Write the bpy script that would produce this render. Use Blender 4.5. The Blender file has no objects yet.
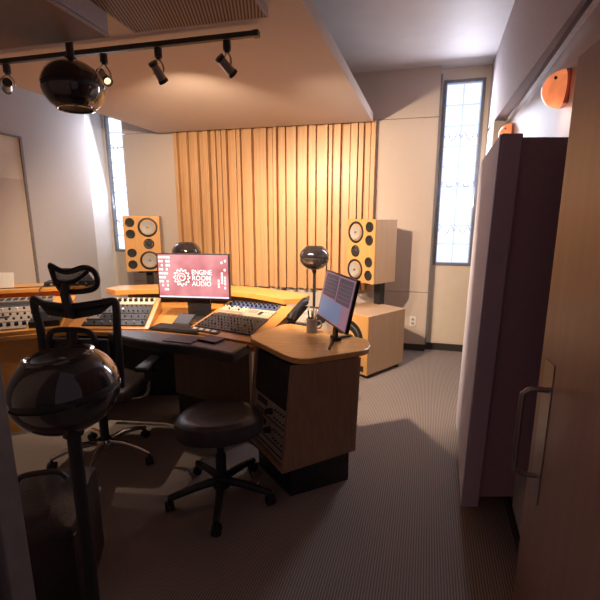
import bpy, bmesh, math, random
from mathutils import Vector, Matrix
R = random.Random(7)
C = bpy.context.scene.collection
PI = math.pi
YAW = math.radians(18)
AX = Vector((math.sin(YAW), math.cos(YAW), 0))      # listening axis of the room
BX = Vector((math.cos(YAW), -math.sin(YAW), 0))

# ---------------------------------------------------------------- materials
def _new(name):
    m = bpy.data.materials.new(name); m.use_nodes = True
    nt = m.node_tree; b = nt.nodes['Principled BSDF']
    return m, nt, b
def col(c): return (c[0], c[1], c[2], 1)
def mat(name, c, rough=.5, metal=0, var=.12, scale=30, bump=0, coat=0, spec=.5):
    m, nt, b = _new(name)
    tc = nt.nodes.new('ShaderNodeTexCoord'); n = nt.nodes.new('ShaderNodeTexNoise')
    n.inputs['Scale'].default_value = scale; n.inputs['Detail'].default_value = 4
    nt.links.new(tc.outputs['Object'], n.inputs['Vector'])
    r = nt.nodes.new('ShaderNodeValToRGB')
    r.color_ramp.elements[0].position = .3; r.color_ramp.elements[1].position = .7
    r.color_ramp.elements[0].color = col([x*(1-var) for x in c]); r.color_ramp.elements[1].color = col([min(1, x*(1+var)) for x in c])
    nt.links.new(n.outputs['Fac'], r.inputs['Fac']); nt.links.new(r.outputs['Color'], b.inputs['Base Color'])
    b.inputs['Roughness'].default_value = rough; b.inputs['Metallic'].default_value = metal
    b.inputs['Coat Weight'].default_value = coat; b.inputs['Specular IOR Level'].default_value = spec
    if bump:
        bp = nt.nodes.new('ShaderNodeBump'); bp.inputs['Strength'].default_value = bump; bp.inputs['Distance'].default_value = .004
        nt.links.new(n.outputs['Fac'], bp.inputs['Height']); nt.links.new(bp.outputs['Normal'], b.inputs['Normal'])
    return m
def wood(name, a, d, stretch=(14, 14, .8), rough=.42, coat=.1, rot=0):
    m, nt, b = _new(name)
    tc = nt.nodes.new('ShaderNodeTexCoord'); mp = nt.nodes.new('ShaderNodeMapping'); mp.inputs['Scale'].default_value = stretch
    mp.inputs['Rotation'].default_value = (0, 0, rot)
    n = nt.nodes.new('ShaderNodeTexNoise'); n.inputs['Scale'].default_value = 2.2; n.inputs['Detail'].default_value = 8; n.inputs['Roughness'].default_value = .65
    n.inputs['Distortion'].default_value = .6
    nt.links.new(tc.outputs['Object'], mp.inputs['Vector']); nt.links.new(mp.outputs['Vector'], n.inputs['Vector'])
    r = nt.nodes.new('ShaderNodeValToRGB'); r.color_ramp.elements[0].position = .34; r.color_ramp.elements[1].position = .66
    r.color_ramp.elements[0].color = col(d); r.color_ramp.elements[1].color = col(a)
    nt.links.new(n.outputs['Fac'], r.inputs['Fac']); nt.links.new(r.outputs['Color'], b.inputs['Base Color'])
    bp = nt.nodes.new('ShaderNodeBump'); bp.inputs['Strength'].default_value = .08; bp.inputs['Distance'].default_value = .002
    nt.links.new(n.outputs['Fac'], bp.inputs['Height']); nt.links.new(bp.outputs['Normal'], b.inputs['Normal'])
    b.inputs['Roughness'].default_value = rough; b.inputs['Coat Weight'].default_value = coat; b.inputs['Coat Roughness'].default_value = .25
    return m
def stripes(name, a, d, period, rough=.95, rot=0, bump=.6, noise=.25):
    """fine parallel ribs running along the local Y of the rotated frame"""
    m, nt, b = _new(name)
    tc = nt.nodes.new('ShaderNodeTexCoord'); mp = nt.nodes.new('ShaderNodeMapping'); mp.inputs['Rotation'].default_value = (0, 0, rot)
    w = nt.nodes.new('ShaderNodeTexWave'); w.wave_type = 'BANDS'; w.bands_direction = 'X'; w.inputs['Scale'].default_value = 2*PI/(20*period)
    w.inputs['Distortion'].default_value = .3; w.inputs['Detail Scale'].default_value = 30
    nt.links.new(tc.outputs['Object'], mp.inputs['Vector']); nt.links.new(mp.outputs['Vector'], w.inputs['Vector'])
    n = nt.nodes.new('ShaderNodeTexNoise'); n.inputs['Scale'].default_value = 90; n.inputs['Detail'].default_value = 5
    nt.links.new(tc.outputs['Object'], n.inputs['Vector'])
    mx = nt.nodes.new('ShaderNodeMix'); mx.data_type = 'FLOAT'; mx.inputs[0].default_value = noise
    nt.links.new(w.outputs['Fac'], mx.inputs[2]); nt.links.new(n.outputs['Fac'], mx.inputs[3])
    r = nt.nodes.new('ShaderNodeValToRGB'); r.color_ramp.elements[0].color = col(d); r.color_ramp.elements[1].color = col(a)
    r.color_ramp.elements[0].position = .15; r.color_ramp.elements[1].position = .85
    nt.links.new(mx.outputs[0], r.inputs['Fac']); nt.links.new(r.outputs['Color'], b.inputs['Base Color'])
    bp = nt.nodes.new('ShaderNodeBump'); bp.inputs['Strength'].default_value = bump; bp.inputs['Distance'].default_value = .003
    nt.links.new(mx.outputs[0], bp.inputs['Height']); nt.links.new(bp.outputs['Normal'], b.inputs['Normal'])
    b.inputs['Roughness'].default_value = rough; b.inputs['Specular IOR Level'].default_value = .15
    return m
def glow(name, c, s, var=0, scale=20, base=None):
    m, nt, b = _new(name)
    b.inputs['Base Color'].default_value = col(base or [x*.5 for x in c]); b.inputs['Roughness'].default_value = .35
    b.inputs['Emission Strength'].default_value = s; b.inputs['Emission Color'].default_value = col(c)
    if var:
        tc = nt.nodes.new('ShaderNodeTexCoord'); n = nt.nodes.new('ShaderNodeTexNoise'); n.inputs['Scale'].default_value = scale
        n.inputs['Detail'].default_value = 3; n.inputs['Distortion'].default_value = 1.5
        nt.links.new(tc.outputs['Object'], n.inputs['Vector'])
        r = nt.nodes.new('ShaderNodeValToRGB'); r.color_ramp.elements[0].position = .38; r.color_ramp.elements[1].position = .6
        r.color_ramp.elements[0].color = col([x*(1-var) for x in c]); r.color_ramp.elements[1].color = col(c)
        nt.links.new(n.outputs['Fac'], r.inputs['Fac']); nt.links.new(r.outputs['Color'], b.inputs['Emission Color'])
    return m
def mesh_cloth(name, c, alpha):
    m, nt, b = _new(name)
    b.inputs['Base Color'].default_value = col(c); b.inputs['Roughness'].default_value = .8
    b.inputs['Alpha'].default_value = alpha
    return m
M = {}
M['carpet'] = stripes('ribbed carpet', (.36, .305, .275), (.16, .135, .128), .0125, rot=math.radians(17), noise=.3)
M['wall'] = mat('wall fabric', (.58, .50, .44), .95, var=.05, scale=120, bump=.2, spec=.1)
M['wallgrey'] = mat('grey wall fabric', (.47, .44, .44), .95, var=.05, scale=120, bump=.2, spec=.1)
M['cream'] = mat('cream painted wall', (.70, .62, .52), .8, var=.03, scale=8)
M['white'] = mat('white wall paint', (.66, .66, .68), .6, var=.03, scale=8)
M['ceil'] = mat('ceiling paint', (.50, .48, .49), .58, var=.04, scale=5)
M['cloud'] = mat('ceiling panel cloth', (.56, .47, .41), .95, var=.07, scale=160, bump=.25, spec=.1)
M['panel'] = mat('grey panel cloth', (.52, .38, .43), .95, var=.05, scale=150, bump=.2, spec=.1)
M['face'] = mat('window lit panel cloth', (.66, .66, .80), .9, var=.04, scale=150, bump=.2, spec=.1)  # panel cloth with window light painted in as a paler, bluer colour
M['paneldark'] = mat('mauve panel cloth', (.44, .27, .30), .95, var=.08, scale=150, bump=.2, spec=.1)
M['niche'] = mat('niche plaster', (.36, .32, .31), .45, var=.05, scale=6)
M['fascia'] = mat('mauve grey fascia', (.36, .30, .31), .8, var=.05, scale=40)
M['base'] = mat('dark baseboard', (.035, .03, .032), .6)
M['metalgrey'] = mat('grey window metal', (.20, .21, .24), .45, metal=.3)
M['frametone'] = mat('dull frame', (.20, .16, .15), .6)
M['rail'] = mat('brushed rail', (.5, .5, .52), .35, metal=.7)
M['oak'] = wood('oak boards', (.66, .395, .20), (.50, .285, .13), (22, 22, .7))
M['oakbox'] = wood('oak veneer speaker', (.70, .39, .15), (.62, .33, .115), (30, 30, .8), rough=.35)
M['oakpale'] = wood('pale oak side', (.52, .37, .25), (.46, .31, .20), (30, 30, .8))
M['oaktop'] = wood('oak top', (.84, .46, .16), (.66, .34, .11), (3, 18, 10), rough=.3, coat=.35, rot=math.radians(30))
M['oakdesk'] = wood('oak desk', (.66, .32, .09), (.56, .26, .065), (2, 14, 10), rough=.3, coat=.3)
M['oakcab'] = wood('oak cabinet side', (.36, .215, .14), (.27, .155, .095), (26, 26, .9), rough=.45)
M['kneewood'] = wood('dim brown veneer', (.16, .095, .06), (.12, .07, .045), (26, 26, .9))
M['doorwood'] = wood('door veneer', (.32, .185, .145), (.26, .145, .115), (9, 9, .5), rough=.35, coat=.2)
M['doorframe'] = mat('painted door frame', (.14, .115, .105), .6)
M['black'] = mat('black plastic', (.018, .017, .019), .45, var=.2)
M['rubber'] = mat('black rubber', (.012, .012, .012), .7)
M['gloss'] = mat('glossy black lacquer', (.02, .016, .019), .08, coat=1.0, var=.05)
M['smoke'] = mat('smoky glossy shell', (.06, .05, .05), .1, coat=1, metal=.5, var=.05)
M['leather'] = mat('black leather', (.035, .028, .03), .38, var=.25, scale=60, bump=.5)
M['cushion'] = mat('dark grey leather', (.05, .042, .045), .36, var=.3, scale=14, bump=.3)
M['chrome'] = mat('chrome', (.75, .72, .68), .15, metal=1, var=.03)
M['steel'] = mat('satin steel', (.36, .31, .28), .3, metal=.9, var=.05)
M['silver'] = mat('silver faceplate', (.42, .38, .34), .4, metal=.4)
M['beige'] = mat('beige faceplate', (.50, .43, .32), .5, var=.06)
M['blue'] = mat('blue faceplate', (.05, .085, .20), .4)
M['bone'] = mat('bone knobs', (.72, .68, .60), .4)
M['dark'] = mat('charcoal faceplate', (.03, .027, .027), .5)
M['darkblue'] = mat('slate faceplate', (.07, .08, .12), .4)
M['cone'] = mat('grey driver cone', (.38, .36, .34), .5, var=.08)
M['coneblack'] = mat('black driver cone', (.03, .028, .028), .6)
M['brass'] = mat('brass phase plug', (.75, .55, .28), .25, metal=1)
M['paper'] = mat('white paper', (.75, .73, .70), .8, var=.03)
M['mug'] = mat('speckled stoneware', (.42, .36, .32), .6, var=.3, scale=220)
M['yellow'] = mat('yellow pen', (.75, .5, .05), .4)
M['grille'] = stripes('ribbed metal grille', (.30, .215, .17), (.075, .05, .042), .017, rough=.6, rot=math.radians(-18), bump=.5, noise=.05)
M['grillefine'] = stripes('fine ribbed metal grille', (.27, .19, .15), (.13, .09, .075), .012, rough=.6, rot=math.radians(-18), bump=.5, noise=.05)
M['meshcloth'] = mesh_cloth('woven mesh', (.03, .028, .03), .62)
M['pane'] = glow('backlit glass blocks', (.84, .89, 1.0), 1.5, var=.42, scale=26)
M['mortar'] = glow('glass block joints', (.46, .54, .72), 1.0)
M['sconce'] = glow('terracotta glass glow', (1.0, .27, .10), .85, var=.3, scale=9)
M['bulb'] = glow('lamp filament glow', (1, .75, .45), 1.5)
M['amber'] = glow('amber led', (1, .7, .15), 8)

# ---------------------------------------------------------------- mesh helpers
class MB:
    def __init__(s): s.b = bmesh.new()
    def box(s, c, d, rz=0, rx=0, ry=0, bev=0):
        m = Matrix.Translation(c) @ Matrix.Rotation(rz, 4, 'Z') @ Matrix.Rotation(ry, 4, 'Y') @ Matrix.Rotation(rx, 4, 'X') @ Matrix.Diagonal((d[0], d[1], d[2], 1))
        g = bmesh.ops.create_cube(s.b, size=1, matrix=m)
        if bev:
            es = list({e for v in g['verts'] for e in v.link_edges})
            bmesh.ops.bevel(s.b, geom=es, offset=bev, segments=3, profile=.5, affect='EDGES')
        return s
    def hexa(s, bot, top):
        """eight corners: bottom loop then top loop (any plane)"""
        v = [s.b.verts.new(p) for p in list(bot)+list(top)]; n = len(bot)
        s.b.faces.new(v[:n][::-1]); s.b.faces.new(v[n:])
        for i in range(n): s.b.faces.new((v[i], v[(i+1) % n], v[n+(i+1) % n], v[n+i]))
        return s
    def prism(s, poly, z0, z1):
        a = sum(poly[i][0]*poly[(i+1) % len(poly)][1]-poly[(i+1) % len(poly)][0]*poly[i][1] for i in range(len(poly)))
        if a < 0: poly = poly[::-1]
        return s.hexa([(x, y, z0) for x, y in poly], [(x, y, z1) for x, y in poly])
    def cyl(s, p0, p1, r, r1=None, n=20):
        p0, p1 = Vector(p0), Vector(p1); d = p1-p0
        m = Matrix.Translation((p0+p1)/2) @ d.to_track_quat('Z', 'Y').to_matrix().to_4x4()
        bmesh.ops.create_cone(s.b, cap_ends=True, segments=n, radius1=r, radius2=r if r1 is None else r1, depth=d.length, matrix=m)
        return s
    def tube(s, pts, r, n=10, closed=False, flat=1.0):
        pts = [Vector(p) for p in pts]; N = len(pts); rings = []
        rr = r if isinstance(r, (list, tuple)) else [r]*N
        ref = None
        for i, p in enumerate(pts):
            if closed: t = pts[(i+1) % N]-pts[i-1]
            else: t = pts[min(i+1, N-1)]-pts[max(i-1, 0)]
            t.normalize()
            if ref is None:
                ref = Vector((0, 0, 1)) if abs(t.z) < .9 else Vector((1, 0, 0))
            u = ref-ref.dot(t)*t
            if u.length < 1e-4: u = t.orthogonal()
            u.normalize(); ref = u; w = t.cross(u)
            rings.append([s.b.verts.new(p+rr[i]*(math.cos(a)*u+flat*math.sin(a)*w)) for a in [2*PI*k/n for k in range(n)]])
        for i in range(N if closed else N-1):
            A, B_ = rings[i], rings[(i+1) % N]
            for k in range(n): s.b.faces.new((A[k], A[(k+1) % n], B_[(k+1) % n], B_[k]))
        if not closed: s.b.faces.new(rings[0][::-1]); s.b.faces.new(rings[-1])
        return s
    def lathe(s, prof, origin=(0, 0, 0), axis=(0, 0, 1), n=48):
        """prof: (radius, height) pairs along the axis"""
        q = Vector(axis).to_track_quat('Z', 'Y'); o = Vector(origin); rings = []
        for r, h in prof:
            if r < 1e-5: rings.append([s.b.verts.new(o+q @ Vector((0, 0, h)))])
            else: rings.append([s.b.verts.new(o+q @ Vector((r*math.cos(2*PI*k/n), r*math.sin(2*PI*k/n), h))) for k in range(n)])
        for A, B_ in zip(rings, rings[1:]):
            for k in range(n):
                a = A[k % len(A)]; b = A[(k+1) % len(A)]; c = B_[(k+1) % len(B_)]; d = B_[k % len(B_)]
                vs = []
                for v in (a, b, c, d):
                    if v not in vs: vs.append(v)
                if len(vs) > 2: s.b.faces.new(vs)
        return s
    def quad(s, pts):
        s.b.faces.new([s.b.verts.new(p) for p in pts]); return s
    def build(s, name, m, parent=None, world=False, smooth=False, bevel=0, sub=0):
        if world and parent is not None:
            inv = MAT.get(parent.name, Matrix.Identity(4)).inverted(); bmesh.ops.transform(s.b, matrix=inv, verts=s.b.verts)
        bmesh.ops.recalc_face_normals(s.b, faces=s.b.faces)
        me = bpy.data.meshes.new(name); s.b.to_mesh(me); s.b.free()
        if smooth:
            for p in me.polygons: p.use_smooth = True
            try: me.set_sharp_from_angle(angle=math.radians(38))
            except Exception: pass
        me.materials.append(M[m] if isinstance(m, str) else m)
        o = bpy.data.objects.new(name, me); C.objects.link(o)
        if parent is not None: o.parent = parent; MAT[o.name] = MAT.get(parent.name, Matrix.Identity(4))
        if bevel:
            bv = o.modifiers.new('bevel', 'BEVEL'); bv.width = bevel; bv.segments = 2; bv.limit_method = 'ANGLE'; bv.angle_limit = math.radians(40)
        if sub:
            sb = o.modifiers.new('sub', 'SUBSURF'); sb.levels = sub; sb.render_levels = sub
        return o
MAT = {}
def thing(name, label, cat, loc=(0, 0, 0), rz=0, group=None):
    o = bpy.data.objects.new(name, None); C.objects.link(o); o.empty_display_size = .1
    o.location = loc; o.rotation_euler = (0, 0, rz); o['label'] = label; o['category'] = cat
    if group: o['group'] = group
    MAT[o.name] = Matrix.Translation(loc) @ Matrix.Rotation(rz, 4, 'Z')
    return o
def tag(o, label, cat, group=None):
    o['label'] = label; o['category'] = cat
    if group: o['group'] = group
    return o
def struct(o): o['kind'] = 'structure'; return o
def kids(o): return [c for c in bpy.data.objects if c.parent == o]
def dup(o, loc=None, rz=None, label=None, parent=None):
    c = o.copy(); C.objects.link(c)
    if parent is not None: c.parent = parent
    if loc is not None: c.location = loc
    if rz is not None: c.rotation_euler = (0, 0, rz)
    if label: c['label'] = label
    for k in kids(o): dup(k, parent=c)
    return c
def lerp(a, b, t): return Vector(a)*(1-t)+Vector(b)*t

# ---------------------------------------------------------------- the room
def XR(D, c): return .332*D+c            # line parallel to the right wall
def strip(c0, c1, d0, d1, z0, z1, name, m, parent=None):
    return MB().prism([(XR(d0, c0), d0), (XR(d0, c1), d0), (XR(d1, c1), d1), (XR(d1, c0), d1)], z0, z1).build(name, m, parent)
struct(MB().prism([(-4.6, -1.2), (2.9, -1.2), (3.0, 6.9), (-4.6, 6.9)], -.1, 0).build('floor', 'carpet'))
struct(MB().prism([(-4.6, .55), (2.9, .55), (3.0, 6.9), (-4.6, 6.9)], 3.2, 3.3).build('ceiling', 'ceil'))
BD = Vector((.966, -.259)); B0 = Vector((1.99, 4.79)); BN = Vector((.259, .966))
def bw(t, off=0): p = B0+BD*t+BN*off; return (p.x, p.y)
# back wall with two window openings
def wallseg(t0, t1, z0, z1): return [bw(t0), bw(t1), bw(t1, .14), bw(t0, .14)], z0, z1
w = MB()
WR = (-.412, .012, 1.05, 3.08); WL = (-4.86, -4.38, 1.12, 3.0)
for seg in (wallseg(-5.4, WL[0], 0, 3.2), wallseg(WL[1], WR[0], 0, 3.2), wallseg(WR[1], .5, 0, 3.2),
            wallseg(WL[0], WL[1], 0, WL[2]), wallseg(WL[0], WL[1], WL[3], 3.2), wallseg(WR[0], WR[1], 0, WR[2]), wallseg(WR[0], WR[1], WR[3], 3.2)):
    w.prism(*seg)
struct(w.build('wall_back', 'cream'))
struct(MB().prism([bw(-5.0, -.015), bw(.1, -.015), bw(.1, -.001), bw(-5.0, -.001)], 0, .085).build('baseboard_back', 'base'))
# splayed fabric lining in front of the back wall, in three stacked courses
F0 = Vector((-2.36, 5.77)); F1 = Vector((1.52, 4.80)); FD = (F1-F0).normalized(); FN = Vector((-FD.y, FD.x))
def fw(t, off=0): p = F0+FD*t+FN*off; return (p.x, p.y)
FL = (F1-F0).length
fl = MB()
for z0, z1 in ((.085, .727), (.733, 2.686), (2.692, 3.2)):
    fl.prism([fw(0), fw(FL), fw(FL, .07), fw(0, .07)], z0, z1)
lining = struct(fl.build('wall_lining', 'wall'))
struct(MB().prism([fw(0, .01), fw(FL, .01), fw(FL, .06), fw(0, .06)], 0, .085).build('baseboard_lining', 'base'))
struct(MB().prism([fw(FL, -.004), fw(FL+.018, -.004), fw(FL+.018, .09), fw(FL, .09)], .085, 3.12).build('trim_1', 'metalgrey'))
# left wall
def XL(D, c=0): return -4.69+.322*D+c
struct(MB().prism([(XL(6.3), 6.3), (XL(.6), .6), (XL(.6)-.15, .6), (XL(6.3)-.15, 6.3)], 0, 3.2).build('wall_left', 'white'))
struct(MB().prism([(XL(5.68, .06), 5.68), (XL(.8, .06), .8), (XL(.8, .002), .8), (XL(5.68, .002), 5.68)], .085, 3.2).build('wall_left_lining', 'wallgrey'))
# front wall beside the doorway
struct(MB().prism([(-4.55, .62), (-.80, .62), (-.80, .78), (-4.55, .78)], 0, 3.2).build('wall_front', 'wall'))
df = MB().box((-.715, .73, 1.05), (.17, .14, 2.1)).box((-.623, .765, 1.05), (.02, .07, 2.1))
struct(df.build('trim_2', 'doorframe', bevel=.004))
struct(MB().prism([(.86, .45), (2.2, .45), (2.2, .55), (.86, .55)], 0, 3.2).build('wall_front_right', 'wall'))
# right wall: back plane, fascia, pier, lower mass, plinth
rw = MB()
def rs(c0, c1, d0, d1, z0, z1): rw.prism([(XR(d0, c0), d0), (XR(d0, c1), d0), (XR(d1, c1), d1), (XR(d1, c0), d1)], z0, z1)
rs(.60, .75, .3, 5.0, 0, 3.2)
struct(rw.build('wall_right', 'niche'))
def fz(D): return 2.39+(D-1.7)*.0625
struct(MB().hexa([(XR(.3, .465), .3, fz(.3)), (XR(.3, .599), .3, 2.5), (XR(4.85, .599), 4.85, 2.5), (XR(4.85, .465), 4.85, fz(4.1))],
    [(XR(.3, .465), .3, 3.199), (XR(.3, .599), .3, 3.199), (XR(4.85, .599), 4.85, 3.199), (XR(4.85, .465), 4.85, 3.199)]).build('trim_3', 'fascia'))
struct(strip(.465, .599, 4.12, 4.85, 0, 2.499, 'trim_4', 'wallgrey'))
struct(strip(.466, .599, 2.90, 4.119, 0, 1.96, 'trim_5', 'wallgrey'))
struct(strip(.50, .598, 1.45, 1.965, 0, .27, 'trim_6', 'cream'))
struct(strip(.486, .499, 1.45, 2.6, 0, .07, 'baseboard_right', 'base'))
struct(strip(.566, .598, .35, 4.11, 2.462, 2.498, 'trim_7', 'rail'))
struct(MB().hexa([(XR(1.97, .313), 1.97, .12), (XR(1.97, .598), 1.97, .12), (XR(2.89, .598), 2.89, .12), (XR(2.89, .333), 2.89, .12)],
    [(XR(1.97, .354), 1.97, 1.96), (XR(1.97, .598), 1.97, 1.96), (XR(2.89, .598), 2.89, 1.96), (XR(2.89, .354), 2.89, 1.96)]).build('wall_right_lining', 'paneldark'))
t = thing('acoustic_panel', 'tall grey cloth acoustic panel standing out from the right wall', 'acoustic panel', (XR(2.4, .32), 2.4, .09))
MB().hexa([(XR(1.93, .222), 1.93, .085), (XR(1.93, .31), 1.93, .085), (XR(2.93, .33), 2.93, .085), (XR(2.93, .24), 2.93, .085)],
    [(XR(1.93, .256), 1.93, 1.97), (XR(1.93, .352), 1.93, 1.97), (XR(2.93, .352), 2.93, 1.97), (XR(2.93, .265), 2.93, 1.97)]).build('cloth_panel', 'panel', t, world=True, bevel=.006)
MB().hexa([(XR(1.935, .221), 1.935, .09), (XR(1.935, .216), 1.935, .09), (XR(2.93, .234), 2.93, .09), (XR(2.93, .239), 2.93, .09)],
    [(XR(1.935, .255), 1.935, 1.965), (XR(1.935, .250), 1.935, 1.965), (XR(2.93, .259), 2.93, 1.965), (XR(2.93, .264), 2.93, 1.965)]).build('lit_face_cloth', 'face', t, world=True)  # thin skin on the left side, its window light put into the colour

# windows
def window(name, W, drop_cols):
    t0, t1, z0, z1 = W
    root = MB()
    f = .03
    def bb(a, b, c, d, o0=-.012, o1=.05): root.prism([bw(a, o0), bw(b, o0), bw(b, o1), bw(a, o1)], c, d)
    bb(t0, t0+f, z0, z1); bb(t1-f, t1, z0, z1); bb(t0+f, t1-f, z0, z0+f); bb(t0+f, t1-f, z1-f, z1)
    fr = struct(root.build(name, 'metalgrey'))
    gb = MB(); cols = 2; rows = 9
    cw = (t1-t0-2*f)/cols; rh = (z1-z0-2*f)/rows
    for i in range(cols):
        for j in range(rows):
            a = t0+f+i*cw+.006; b = a+cw-.012; c = z0+f+j*rh+.006; d = c+rh-.012
            m = .012
            o = .018
            gb.hexa([(*bw(a, .06), c), (*bw(b, .06), c), (*bw(b, .06), d), (*bw(a, .06), d)],
                    [(*bw(a+m, o), c+m), (*bw(b-m, o), c+m), (*bw(b-m, o), d-m), (*bw(a+m, o), d-m)])
    g = gb.build('glass_blocks', 'pane', fr)
    j = MB().prism([bw(t0+f, .04), bw(t1-f, .04), bw(t1-f, .05), bw(t0+f, .05)], z0+f, z1-f).build('block_joints', 'mortar', fr)
    # wrought scrollwork in front of the blocks
    sc = MB()
    for zz in (z0+.40, z0+.92, z0+1.43):
        for i in range(cols):
            c = t0+f+(i+.5)*cw
            for sg in (-1, 1):
                pts = []
                for k in range(13):
                    a = k/12
                    tt = c+sg*cw*.46*(1-a)*1.0; z = zz+.045*math.sin(a*PI*1.6)+.02*a
                    pts.append((*bw(tt, .008), z))
                sc.tube(pts, .0036, 6)
    sc.build('scrollwork', 'metalgrey', fr)
    return fr
window('window_1', WR, 2)
window('window_2', WL, 2)

# framed opening on the left wall
def lw(D, z, off=.062): return (XL(D, off), D, z)
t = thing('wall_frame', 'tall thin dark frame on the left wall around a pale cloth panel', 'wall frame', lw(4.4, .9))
def lbox(d0, d1, z0, z1, o0, o1, name, m, par):
    return MB().prism([(XL(d0, o0), d0), (XL(d0, o1), d0), (XL(d1, o1), d1), (XL(d1, o0), d1)], z0, z1).build(name, m, par, world=True)
fb = MB()
for d0, d1, z0, z1 in ((4.755, 4.78, .5, 2.48), (3.8, 4.755, 2.46, 2.48), (3.8, 4.755, .5, .52)):
    fb.prism([(XL(d0, .062), d0), (XL(d0, .085), d0), (XL(d1, .085), d1), (XL(d1, .062), d1)], z0, z1)
fb.build('frame', 'frametone', t, world=True)
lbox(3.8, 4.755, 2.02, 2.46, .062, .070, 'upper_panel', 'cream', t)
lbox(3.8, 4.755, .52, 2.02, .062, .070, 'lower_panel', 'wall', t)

# slatted wood diffuser
t = thing('wood_diffuser', 'tall oak slatted diffuser covering the middle of the back wall', 'wall panel', (*fw(2.0, -.02), .73))
s0, s1 = (Vector((-1.59, 5.575))-F0).length, (Vector((.875, 4.96))-F0).length
MB().prism([fw(s0, -.022), fw(s1, -.022), fw(s1, -.002), fw(s0, -.002)], .732, 2.684).build('backing', 'oak', t, world=True)
sl = MB(); x = s0; k = 0
dep = [.07, .035, .09, .05, .08, .03, .095, .06, .04, .085, .03, .075]
rr = random.Random(5)
while x < s1-.04:
    wd = rr.choice([.045, .06, .075, .085, .05]); wd = min(wd, s1-x)
    d = dep[k % 12]+rr.uniform(-.006, .006)
    sl.prism([fw(x+.001, -.022-d), fw(x+wd-.004, -.022-d), fw(x+wd-.004, -.022), fw(x+.001, -.022)], .733, 2.683)
    x += wd+rr.choice([.004, .004, .018, .026]); k += 1
sl.build('slats', 'oak', t, world=True, bevel=.003)
# outlet
t = thing('wall_outlet', 'small pale wall socket low on the wall right of the subwoofer', 'outlet', (*fw(FL-.155, -.002), .36))
MB().prism([fw(FL-.19, -.008), fw(FL-.12, -.008), fw(FL-.12, -.001), fw(FL-.19, -.001)], .31, .43).build('cover_plate', 'paper', t, world=True, bevel=.002)
for z in (.345, .395): MB().prism([fw(FL-.17, -.011), fw(FL-.14, -.011), fw(FL-.14, -.008), fw(FL-.17, -.008)], z-.014, z+.014).build('socket', 'fascia', t, world=True)

# ---------------------------------------------------------------- ceiling cloud, grilles, track
c1 = [(.80, 4.80), (-1.78, 5.42), (-3.05, .85), (-.42, .85)]
t = thing('ceiling_cloud', 'large pale cloth ceiling panel hung over the mixing desk', 'ceiling panel', (-1, 3, 2.64))
MB().prism(c1, 2.64, 2.73).build('cloth_panel', 'cloud', t, world=True, bevel=.006)
for x, y in ((.3, 4.4), (-1.5, 4.9), (-2.2, 1.6), (-.5, 1.6)): MB().cyl((x, y, 2.73), (x, y, 3.2), .006).build('hanger_rod', 'steel', t, world=True)
def grille(name, label, loc, w, d, h, m, zt):
    rz = math.radians(-13.5)
    t = thing(name, label, 'vent', (loc[0], loc[1], zt-h), rz)
    # local: +x right, -y toward viewer; loc is the far right corner
    MB().box((-w/2, -d/2, h/2+.008), (w, d, h-.016)).build('housing', 'fascia', t, bevel=.003)
    MB().box((-w/2, -d/2, .003), (w-.02, d-.02, .008)).build('grille', m, t)
    fr = MB()
    for c, s_ in (((-w/2, -.005, .004), (w, .01, .012)), ((-w/2, -d+.005, .004), (w, .01, .012)), ((-.005, -d/2, .004), (.01, d, .012)), ((-w+.005, -d/2, .004), (.01, d, .012))): fr.box(c, s_)
    fr.build('rim', 'fascia', t)
    return t
grille('ceiling_grille', 'deep ribbed box hanging from the ceiling cloud, left one', (-.955, 2.27), 1.9, 1.25, .15, 'grillefine', 2.638)
grille('ceiling_grille', 'shallow ribbed metal grille under the ceiling cloud, right one', (-.16, 2.32), .77, 1.1, .04, 'grille', 2.638)
T0, T1 = Vector((-2.35, 3.01, 2.572)), Vector((-.25, 2.495, 2.572))
t = thing('lighting_track', 'long black lighting track under the ceiling cloud', 'light track', (-1.1, 2.7, 2.6))
TD = (T1-T0).normalized(); TR = math.atan2(TD.y, TD.x)
MB().box((T0+T1)/2+Vector((0, 0, .02)), ((T1-T0).length, .034, .028), rz=TR).build('rail', 'black', t, world=True, bevel=.004)
MB().box(T1+Vector((.01, 0, .02)), (.03, .038, .032), rz=TR).build('end_cap', 'black', t, world=True)
SP = [(-1.90, 'track spotlight at far left end of the track', (-.55, .8, -.15), (-2.0, 3.3, .8)), (-1.19, 'track spotlight partly behind the hanging ball speaker', (.6, -.5, -.6), (-1.3, 4.6, .8)),
      (-.83, 'track spotlight pointing down right, second from the track end', (.35, .6, -.75), (-.9, 5.2, 1.2)), (-.41, 'track spotlight nearest the right end of the track', (.55, .5, -.55), (1.1, 4.8, .7))]
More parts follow.
